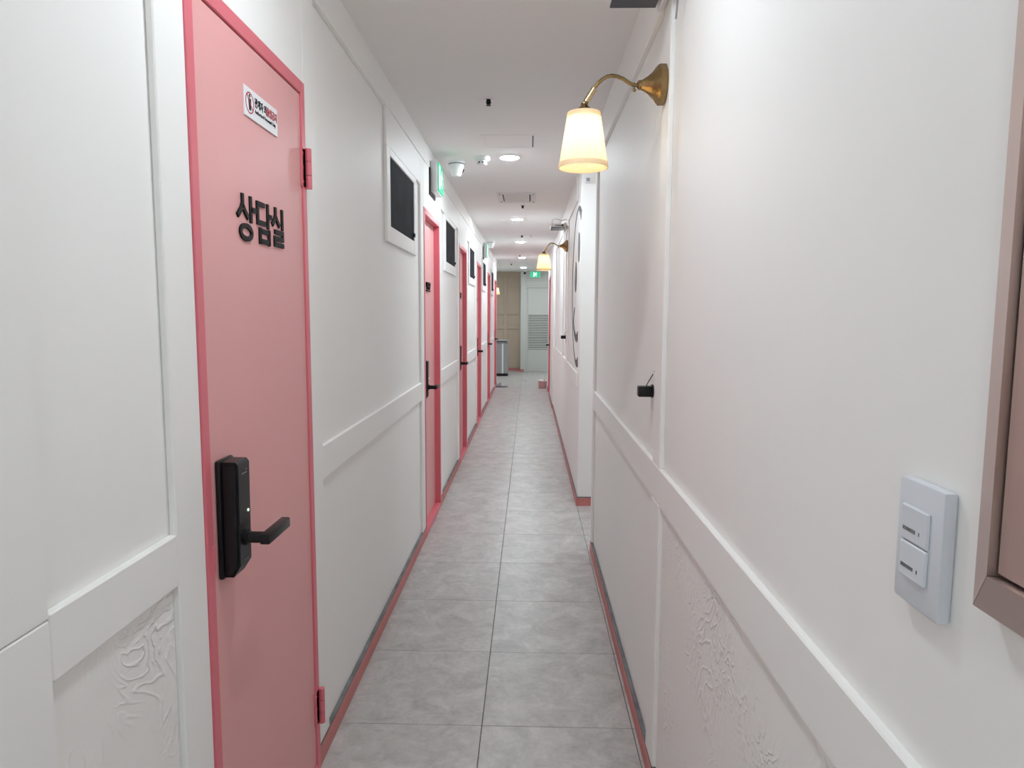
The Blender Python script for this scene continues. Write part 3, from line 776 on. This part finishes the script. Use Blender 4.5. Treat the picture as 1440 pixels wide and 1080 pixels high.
# ------------------------------------------------------------------ things on the far floor
ca = empty('floor_cabinet', (-.63, 16.1, 0), 'low grey cabinet with dark top standing before the beige wall', 'cabinet')
B('body', -.82, -.492, 15.98, 16.38, .062, .775, 'ash_grey', ca, .006)
B('plinth', -.815, -.497, 15.99, 16.37, 0, .062, 'black_plastic', ca, .003)
B('top', -.83, -.484, 15.965, 16.39, .775, .845, 'ash_grey', ca, .008)
B('top_slot', -.80, -.512, 15.962, 15.966, .797, .826, 'slot_dark', ca)
B('divider', -.635, -.60, 15.974, 15.981, .065, .77, 'white_plastic', ca)
# slipper
sl = empty('slipper', (-.56, 13.55, 0), 'grey slipper lying on the tiles by the last pink door', 'slipper')
out = []
for i in range(24):
    a = 2 * math.pi * i / 24
    wv = .046 + .008 * math.cos(a + math.pi)
    out.append((-.555 + .135 * math.cos(a), 13.55 + wv * math.sin(a)))
mb = MB(); mb.prism(out, lambda u, v, t: (u, v, .001 + .020 * t)); mb.build('sole', 'slipper_sole', sl, 40)
up_ = MB(); rings = []
for i in range(9):
    t = i / 8; x = -.683 + .135 * t
    hw = .020 + .030 * math.sin(math.pi * min(1, .15 + .55 * t)); hh = .018 + .075 * t
    rings.append([up_.bm.verts.new((x, 13.55 + hw * math.cos(math.pi * j / 10), .020 + hh * math.sin(math.pi * j / 10))) for j in range(11)])
for a, b in zip(rings, rings[1:]):
    for j in range(10): up_.bm.faces.new((a[j], a[j + 1], b[j + 1], b[j]))
up_.bm.faces.new(rings[0])
uo = up_.build('upper', 'slipper_grey', sl, 60)
so_ = uo.modifiers.new('thick', 'SOLIDIFY'); so_.thickness = .006
# basket
bk = empty('basket', (.272, 13.42, 0), 'small pink basket with white rim and handle by the right wall', 'basket')
mb = MB(); mb.cap = False; mb.lathe([(.001, 0), (.072, 0), (.078, .01), (.088, .150), (.084, .150), (.074, .014), (.001, .012)], (.272, 13.42, 0), 'Z', 28); mb.build('body', 'basket_pink', bk, 40)
mb = MB(); mb.tube([(.272 + .089 * math.cos(2 * math.pi * i / 28), 13.42 + .089 * math.sin(2 * math.pi * i / 28), .152) for i in range(28)], .012, 8, True); mb.build('rim', 'basket_white', bk, 60)
mb = MB(); mb.tube([(.272 + .080 * math.cos(math.pi * i / 14), 13.42, .150 + .092 * math.sin(math.pi * i / 14)) for i in range(15)], .006, 8); mb.build('handle', 'basket_white', bk, 60)
for j, (dx, dy, r, m) in enumerate(((-.036, -.02, .030, 'basket_white'), (.036, -.02, .030, 'cloth_red'), (0, .038, .030, 'basket_white'))):
    mb = MB(); mb.lathe([(.001, .013), (r * .8, .016), (r * .9, .090), (r, .120), (r * .85, .150), (r * .45, .170), (.001, .176)], (.272 + dx, 13.42 + dy, 0), 'Z', 14, rfun=lambda a: 1 + .06 * math.sin(5 * a))
    o = mb.build('rolled_cloth', m, None, 60)
    tag(o, ['white rolled cloth at the left of the pink basket', 'dark red rolled cloth in the pink basket', 'white rolled cloth at the back of the pink basket'][j], 'cloth', 'rolled cloths in the basket')
